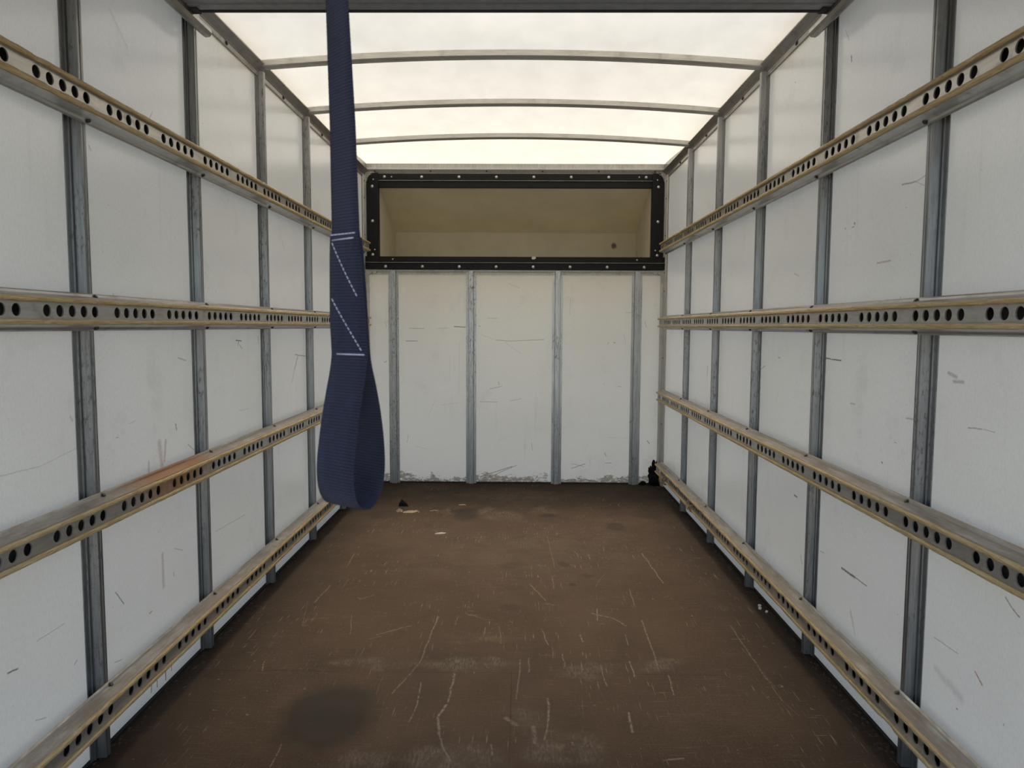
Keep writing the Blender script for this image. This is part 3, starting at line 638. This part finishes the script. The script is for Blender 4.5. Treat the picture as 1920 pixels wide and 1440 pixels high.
# ------------------------------------------------------------------ perforated load rails with wooden rubbing strips
R_Y0, R_Y1 = YR+.04, 4.705
HP, HG, HY, HR = .0424, .2613, 1.4915, .0128       # hole pitch, group pitch, first hole, radius
FE, FH = .036, .0178                               # face stand-off and half height
def rail_channel(s):
    """s = +1: protrudes towards +x (left wall); local z = 0 at the rail's centre, local x = 0 at the screw plane"""
    b = MB()
    prT = [(0, .043), (.0015, .0435), (.006, .0405), (.0085, .0355), (.0115, .0345), (FE+.002, .0300), (FE+.002, FH), (FE-.002, FH), (FE-.002, .0275), (.009, .0318), (.005, .036), (0, .039)]
    for m in (1, -1):
        b.prism([(s*e, m*z) for e, z in prT], 'y', R_Y0, R_Y1)
    holes = [HY+HG*gp+HP*i for gp in range(-6, 14) for i in range(5)]
    holes = [h for h in holes if R_Y0+.03 < h < R_Y1-.03]
    edges = []; yprev = R_Y0
    ring = sorted(set([2*math.pi*k/20 for k in range(20)]+[math.atan2(a*FH, c*HP/2) % (2*math.pi) for a in (1,-1) for c in (1,-1)]))
    for h in holes:
        a, c = h-HP/2, h+HP/2
        if a-yprev > 1e-4: b.add([(s*FE, yprev, -FH), (s*FE, a, -FH), (s*FE, a, FH), (s*FE, yprev, FH)], [(0,1,2,3)])
        nn = len(ring); vs = []
        for th in ring:
            cy, sz = math.cos(th), math.sin(th); k = min((HP/2)/max(abs(cy), 1e-9), FH/max(abs(sz), 1e-9))
            vs.append((s*FE, h+k*cy, k*sz))
        vs += [(s*FE, h+HR*math.cos(th), HR*math.sin(th)) for th in ring]
        vs += [(s*(FE-.003), h+HR*math.cos(th), HR*math.sin(th)) for th in ring]
        b.add(vs, [(i, (i+1) % nn, nn+(i+1) % nn, nn+i) for i in range(nn)]+[(nn+i, nn+(i+1) % nn, 2*nn+(i+1) % nn, 2*nn+i) for i in range(nn)])
        yprev = c
    b.add([(s*FE, yprev, -FH), (s*FE, R_Y1, -FH), (s*FE, R_Y1, FH), (s*FE, yprev, FH)], [(0,1,2,3)])
    me = bpy.data.meshes.new('channel'); me.from_pydata(b.v, [], b.f); me.update(); me.materials.append(M['rail']); return me
def wood_strip(s, m, seed):
    r = random.Random(seed); b = MB(); pr = [(.0335, -.0052), (.0435, -.0056), (.0462, -.0036), (.0470, 0), (.0462, .0036), (.0435, .0056), (.0335, .0052)]
    N = 240; k = len(pr); vs = []; fs = []; ch = 0; dep = 0
    for i in range(N+1):
        y = R_Y0+(R_Y1-R_Y0)*i/N
        if ch <= 0 and r.random() < .045: ch = r.randint(1, 4); dep = r.uniform(.0015, .0045)
        ch -= 1; d = dep if ch > 0 else 0
        for e, z in pr:
            out = max(0, e-.040)/.007
            vs.append((s*(e-d*out+r.gauss(0, .00035)), y, m*.0231+z*(1-.25*d/.0045)+r.gauss(0, .0003)))
    for i in range(N): fs += [(i*k+j, i*k+(j+1) % k, (i+1)*k+(j+1) % k, (i+1)*k+j) for j in range(k)]
    fs += [tuple(range(k)), tuple(N*k+j for j in range(k))]
    b.add(vs, fs); return b
BACK = MB(); BACK.box(-.0006, .0006, R_Y0, R_Y1, -.0388, .0388); BACK = BACK.mesh('shade_plate'); BACK.materials.append(M['hole_shade'])     # plate added behind the holes, its dark colour stands in for their shade
CH = {'left': rail_channel(1), 'right': rail_channel(-1)}
where = {'highest': 'highest perforated rail with wooden edges, just below the roof on the {} wall',
         'upper': 'perforated rail with wooden edges at eye level on the {} wall',
         'lower': 'perforated rail with wooden edges at knee height on the {} wall',
         'lowest': 'lowest perforated rail with wooden edges, just above the floor on the {} wall'}
seed = 1
for side in ('left', 'right'):
    s = 1 if side == 'left' else -1
    for lev, zc in RAIL_Z.items():
        r = tag(empty('load_rail', (-s*RAIL_X, 0, zc)), where[lev].format(side), 'rail', 'perforated load rails along the side walls')
        link('channel', CH[side], 'rail', r); link('shade_plate', BACK, 'hole_shade', r, (s*.0010, 0, 0))
        for m in (1, -1):
            seed += 1; wood_strip(s, m, seed).build('wooden_strip', 'wood', r)
        for y in POST_Y[2:]:
            for m in (1, -1):
                o = link('screw', SCREW, 'screw', r, (s*.0085, y, m*.0352)); o.scale = (s, 1, 1)
                o.rotation_euler = (0, -s*m*math.radians(38), 0)

# ------------------------------------------------------------------ rolled-up shutter under the roof, with its tracks
door = struct(empty('door_1', (0, YR, 1.98)), 'grey slatted roller shutter pushed up under the roof near the rear opening')
def dbuild(b, nm, mat): o = b.build(nm, mat, door); o.location = (0, -YR, -1.98); return o
DZ = 1.985; y = 2.205; i = 0
b = MB(); b.bevbox(-.930, .930, y-.005, y+.004, DZ-.003, DZ+.030, .001); dbuild(b, 'edge_seal', 'doordark')
widths = [.044]+[.102]*17
for wd in widths:
    y1 = y-.006; y0 = y1-wd+.006
    b = MB(); b.prism([(y0, DZ+.004), (y0+.004, DZ), (y1-.004, DZ), (y1, DZ+.004), (y1, DZ+.024), (y0, DZ+.024)], 'x', -.928, .928); dbuild(b, 'slat', 'door')
    b = MB(); b.box(-.926, .926, y0-.007, y0+.001, DZ+.008, DZ+.020); dbuild(b, 'hinge_joint', 'doordark')
    y = y0-.001
YDOOR = y
for sx in (-1, 1):
    pr = [(.928, 1.972), (.934, 1.962), (.948, 1.960), (.958, 1.966), (.958, 1.976), (.950, 1.978), (.946, 1.970), (.938, 1.971), (.936, 1.980), (.952, 1.990), (.970, 1.990), (.970, 2.034), (.966, 2.034), (.966, 1.995), (.944, 1.995), (.930, 1.984)]
    b = MB(); b.prism([(sx*p, q) for p, q in pr], 'y', YR, 2.335); dbuild(b, 'track', 'alu')
    b = MB(); b.box(sx*.905, sx*.962, 2.175, 2.215, DZ-.004, DZ+.045); dbuild(b, 'roller_bracket', 'doordark')
    b = MB(); b.box(sx*.960, sx*.985, YR+.05, YR+.09, 1.992, 2.05); b.box(sx*.960, sx*.985, 1.66, 1.70, 1.992, 2.05); b.box(sx*.960, sx*.985, 2.24, 2.29, 1.992, 2.05); dbuild(b, 'hanger', 'doordark')
# rear portal
t = struct(empty('trim_%d' % (n+1)), 'galvanised frame round the open rear end'); n += 1
for x0, x1, z0, z1 in ((-1.03, -.955, -.05, 2.12), (.955, 1.03, -.05, 2.12), (-1.03, 1.03, 1.80, 2.14)):
    b = MB(); b.bevbox(x0, x1, YR-.06, YR-.0005, z0, z1, .004); b.build('frame_member', 'post', t)

# ------------------------------------------------------------------ navy pull strap hanging from the shutter
def lerp_tab(tab, z):
    tab = sorted(tab)
    if z <= tab[0][0]: return tab[0][1]
    for (a, p), (c, q) in zip(tab, tab[1:]):
        if z <= c: return p+(q-p)*(z-a)/(c-a)
    return tab[-1][1]
SW, SY = .050, .89
XT = [(1.027, -.168), (1.072, -.170), (1.149, -.172), (1.175, -.173), (1.301, -.175), (1.449, -.180), (1.98, -.198)]
AT = [(1.027, 17), (1.072, 18), (1.149, 29), (1.175, 36), (1.301, 40), (1.449, 46), (1.75, 40), (1.98, 5)]
def ribbon(path, wvecs, th, nvec=None, nu=4):
    """solid band: centre points, unit width vectors; uv in metres"""
    P = [Vector(p) for p in path]; m = len(P); vs = []; uvs = []; L = 0
    for i in range(m):
        if i: L += (P[i]-P[i-1]).length
        t = (P[min(i+1, m-1)]-P[max(i-1, 0)]).normalized(); w = Vector(wvecs[i]); nn = t.cross(w).normalized()
        for side in (1, -1):
            for j in range(nu+1):
                q = (j/nu-.5)*SW; edge = .35 if j in (0, nu) else 1
                vs.append(P[i]+w*q+nn*side*th/2*edge); uvs.append((q, L))
    k = 2*(nu+1); fs = []
    for i in range(m-1):
        a, c = i*k, (i+1)*k
        for j in range(nu):
            fs.append((a+j, a+j+1, c+j+1, c+j)); fs.append((a+nu+1+j+1, a+nu+1+j, c+nu+1+j, c+nu+1+j+1))
        fs.append((a+nu, a+2*nu+1, c+2*nu+1, c+nu)); fs.append((a+nu+1, a, c, c+nu+1))
    fs.append(tuple(list(range(nu, -1, -1))+list(range(nu+1, 2*nu+2))))
    e = (m-1)*k; fs.append(tuple(list(range(e, e+nu+1))+list(range(e+2*nu+1, e+nu, -1))))
    me = bpy.data.meshes.new('webbing'); me.from_pydata([tuple(q) for q in vs], [], fs)
    uv = me.uv_layers.new(name='UVMap')
    for lp in me.loops: uv.data[lp.index].uv = uvs[lp.vertex_index]
    bm = bmesh.new(); bm.from_mesh(me); bmesh.ops.recalc_face_normals(bm, faces=bm.faces); bm.to_mesh(me); bm.free()
    for p in me.polygons: p.use_smooth = True
    return me
def frame(z):
    a = math.radians(lerp_tab(AT, z)); w = Vector((math.cos(a), -math.sin(a), 0)); nn = Vector((math.sin(a), math.cos(a), 0))
    return Vector((lerp_tab(XT, z), SY, z)), w, nn       # centre, width vector (right end nearer the rear), normal pointing into the van
strap = tag(empty('pull_strap', (-.198, SY, 1.98)), 'navy webbing pull strap with stitched loop hanging from above', 'strap')
def sbuild(me, nm, mat): o = link(nm, me, mat, strap); o.location = (.198, -SY, -1.98); return o
zs = list(np.linspace(1.982, 1.030, 70)); fr_ = [frame(z) for z in zs]
sbuild(ribbon([c+n_*.0012 for c, w, n_ in fr_], [w for c, w, n_ in fr_], .0024), 'webbing', 'strap')
# loop: starts in front of the sewn section, teardrop below, returns behind it
c0, w0, n0 = frame(1.030)
prof = [(-.0012, 1.030), (-.006, 1.010), (-.015, .985), (-.025, .955), (-.033, .925), (-.038, .900), (-.0385, .880), (-.034, .862), (-.024, .849), (-.010, .8425), (.006, .842), (.020, .848), (.031, .859), (.038, .875), (.040, .895), (.037, .925), (.029, .960), (.018, .992), (.008, 1.016), (.0035, 1.035)]
def catmull(pts, sub=5):
    o = []
    for i in range(len(pts)-1):
        p0, p1, p2, p3 = [np.array(pts[max(0, min(len(pts)-1, q))], float) for q in (i-1, i, i+1, i+2)]
        for t_ in np.linspace(0, 1, sub, endpoint=False):
            o.append(.5*((2*p1)+(-p0+p2)*t_+(2*p0-5*p1+4*p2-p3)*t_**2+(-p0+3*p1-3*p2+p3)*t_**3))
    o.append(np.array(pts[-1], float)); return o
zt = list(np.linspace(1.177, 1.034, 16)); ft = [frame(z) for z in zt]
pth = [c-n_*.0014 for c, w, n_ in ft]; wv = [w for c, w, n_ in ft]
for q in catmull(prof)[1:]:
    droop = max(0, min(1, (1.03-q[1])/.15))
    pth.append(Vector((c0.x, c0.y, q[1]))+n0*float(q[0])); wv.append((w0-Vector((0, 0, .10*droop))).normalized())
zt2 = list(np.linspace(1.040, 1.170, 14)); ft2 = [frame(z) for z in zt2]
pth += [c+n_*.0038 for c, w, n_ in ft2]; wv += [w for c, w, n_ in ft2]
sbuild(ribbon(pth, wv, .0024), 'hand_loop', 'strap')
# stitching: rows of pale thread on the face towards the opening
def spt(z, q):   # point on the sewn face, q across (-.5 .. .5)
    c, w, n_ = frame(z); return c+w*(q*SW)-n_*.0029
def dashes(b, za, qa, zb, qb, n_, fill=.68, r=.0008):
    for i in range(n_):
        t0, t1 = i/n_, (i+fill)/n_
        b.tube([spt(za+(zb-za)*t_, qa+(qb-qa)*t_) for t_ in (t0, (t0+t1)/2, t1)], r, 6)
b = MB()
dashes(b, 1.1755, -.46, 1.1755, .44, 7, .85, .0010); dashes(b, 1.1690, -.40, 1.1700, .36, 1, 1, .0009)
dashes(b, 1.1660, -.40, 1.0990, .33, 13); dashes(b, 1.0975, -.42, 1.0330, .36, 13)
dashes(b, 1.0300, -.34, 1.0295, .42, 1, 1, .0010)
o = sbuild(b.mesh('stitching'), 'stitching', 'thread'); o['kind'] = 'stuff'
b = MB(); dashes(b, 1.0990, .33, 1.0350, -.36, 13, .45, .0005); dashes(b, 1.1640, .36, 1.0990, -.40, 13, .45, .0005)
o = sbuild(b.mesh('stitching'), 'stitching', 'strap'); o['kind'] = 'stuff'
b = MB(); b.bevbox(-.235, -.160, SY-.012, SY+.012, 1.966, 1.9855, .002); sbuild(b.mesh('clamp'), 'clamp', 'door')

# ------------------------------------------------------------------ twine knotted through the lowest right rail
def knot(yc, big, label):
    k = tag(empty('twine_loop', (RAIL_X-.05, yc, .145)), label, 'twine', 'twine tied to the lowest right rail')
    def P(dx, dy, dz): return (RAIL_X-.036-.05*0+dx-(RAIL_X-.05), dy, dz)
    b = MB()
    lp = [P(.004, .075, .012), P(-.012, .070, .020), P(-.022, .060, .010), P(-.026, .045, -.012), P(-.024, .022, -.030), P(-.020, .004, -.032), P(-.016, -.010, -.026), P(-.022, -.016, -.010), P(-.018, -.030, .006), P(.003, -.036, .010)]
    sc = 1 if big else .62
    b.tube([tuple(c) for c in catmull([(q[0], q[1]*sc, q[2]*sc) for q in lp], 4)], .0038 if big else .003, 7); b.build('loop', 'rope', k)
    b = MB()
    for j in range(3 if big else 2):
        rr = .014; cc = (-.036+.05, -.004-.010*j, -.026*sc)
        b.tube([(cc[0]-.006+rr*.75*math.cos(a), cc[1]+.003*math.sin(a*2), cc[2]+rr*math.sin(a)) for a in np.linspace(0, 2*math.pi, 14, endpoint=False)], .0036 if big else .003, 6, True)
    b.build('wraps', 'rope', k)
knot(4.40, True, 'thick tan twine knotted round the lowest right rail close to the bulkhead')
knot(3.70, False, 'thin tan twine looped through a hole of the lowest right rail, second from the bulkhead')

# ------------------------------------------------------------------ bits lying on the floor
def rock(name, mat, loc, size, label, cat, sd, group=None, sub=2, jit=.25):
    r = random.Random(sd); bm = bmesh.new(); bmesh.ops.create_icosphere(bm, subdivisions=sub, radius=1)
    for v in bm.verts:
        k = 1+r.uniform(-jit, jit); v.co = Vector((v.co.x*size[0]*k, v.co.y*size[1]*k, max(v.co.z, -.55)*size[2]*k))
    zm = min(v.co.z for v in bm.verts)
    for v in bm.verts: v.co.z -= zm
    me = bpy.data.meshes.new(name); bm.to_mesh(me); bm.free()
    return tag(link(name, me, mat, None, loc), label, cat, group)
b = MB(); b.add([(-.030, -.012, 0), (.030, -.016, 0), (.026, .014, 0), (-.026, .016, 0), (-.024, -.010, .022), (.024, -.012, .010), (.020, .008, .014), (-.016, .008, .038), (-.010, -.002, .040)],
     [(3,2,1,0), (0,1,5,4), (1,2,6,5), (2,3,7,6), (3,0,4,7), (4,8,7), (4,5,8), (5,6,8), (6,7,8)])
o = tag(b.build('rubber_lump', 'rubber'), 'black wedge-shaped lump on the floor near the bulkhead', 'lump'); o.location = (-.645, 4.225, 0)
def splinter(loc, L, W, H, rz, label, mat='chip', sd=1):
    r = random.Random(sd); N = 6; b = MB(); vs = []
    for i in range(N+1):
        t = i/N; w = W*(.35+.65*math.sin(math.pi*min(.95, max(.08, t))))*r.uniform(.7, 1.15); y = r.gauss(0, W*.25); h = H*(.5+.5*math.sin(math.pi*t))
        vs += [((t-.5)*L, y-w/2, 0), ((t-.5)*L, y+w/2, 0), ((t-.5)*L, y+w*.2, h)]
    fs = [(0,1,2), (3*N+2, 3*N+1, 3*N)]
    for i in range(N):
        for a, c in ((0,1), (1,2), (2,0)): fs.append((3*i+a, 3*i+c, 3*i+3+c, 3*i+3+a))
    b.add(vs, fs); o = tag(b.build('wood_splinter' if mat == 'chip' else 'paper_scrap', mat), label, 'splinter' if mat == 'chip' else 'scrap')
    o.location = loc; o.rotation_euler = (0, 0, rz); return o
splinter((-.578, 4.078, 0), .092, .026, .010, .05, 'long pale wood splinter in front of the black lump', sd=3)
splinter((-.650, 4.100, 0), .036, .030, .016, .4, 'short chunky wood chip left of the long splinter', sd=5)
splinter((-.452, 4.118, 0), .052, .008, .003, .35, 'thin straight wood sliver right of the long splinter', sd=8)
splinter((-.366, 3.662, 0), .056, .022, .004, .12, 'small white scrap of paper lying alone on the brown floor', 'paper', 11)
splinter((-.30, 4.26, 0), .045, .014, .003, -.1, 'flat pale wood chip nearest the bulkhead', sd=13)
rr = random.Random(21)
# grit swept against the walls: nobody could count it
b = MB()
def grit(b, x, y, s_):
    vs = []; 
    for i in range(5): vs.append((x+s_*math.cos(i*1.257+rr.random())*rr.uniform(.6, 1.2), y+s_*1.4*math.sin(i*1.257+rr.random())*rr.uniform(.6, 1.2), .0002))
    vs.append((x, y, s_*rr.uniform(.5, 1.1)))
    b.add(vs, [(i, (i+1) % 5, 5) for i in range(5)]+[(4,3,2,1,0)])
for _ in range(620):
    y = rr.uniform(1.5, 4.8); clump = .5+.5*math.sin(y*7.3)*math.sin(y*2.9+1)
    if rr.random() < .35+.65*clump: grit(b, .990-abs(rr.gauss(0, .018)), y, rr.uniform(.0015, .006 if y < 3 else .010))
for _ in range(220): grit(b, -.990+abs(rr.gauss(0, .010)), rr.uniform(1.4, 4.8), rr.uniform(.0015, .006))
for _ in range(90): grit(b, rr.uniform(-.95, .95), YB-.004-abs(rr.gauss(0, .010)), rr.uniform(.0015, .006))
o = b.build('floor_grit', 'debris'); o['kind'] = 'stuff'; o['label'] = 'dark grit and dirt gathered along the foot of the walls'; o['category'] = 'grit'
# black grime in the right-hand corner
rock('grime_clump', 'rubber', (.945, 4.825, 0), (.035, .025, .09), 'black clump of grime in the right corner of bulkhead and floor', 'grime', 4, sub=3, jit=.35)
rock('grime_clump', 'rubber', (.872, 4.842, 0), (.022, .012, .018), 'small black dirt lump at the foot of the bulkhead beside the corner clump', 'grime', 9)
for i, (x, y) in enumerate(((.962, 2.71), (.970, 2.655), (.955, 2.685))):
    rock('pale_crumb', 'paper', (x, y, 0), (.006, .008, .006), ['pale crumb at the right wall, farthest of three', 'pale crumb at the right wall, nearest of three', 'pale crumb at the right wall, middle of three'][i], 'crumb', 30+i, 'pale crumbs by the lowest right rail', 1)
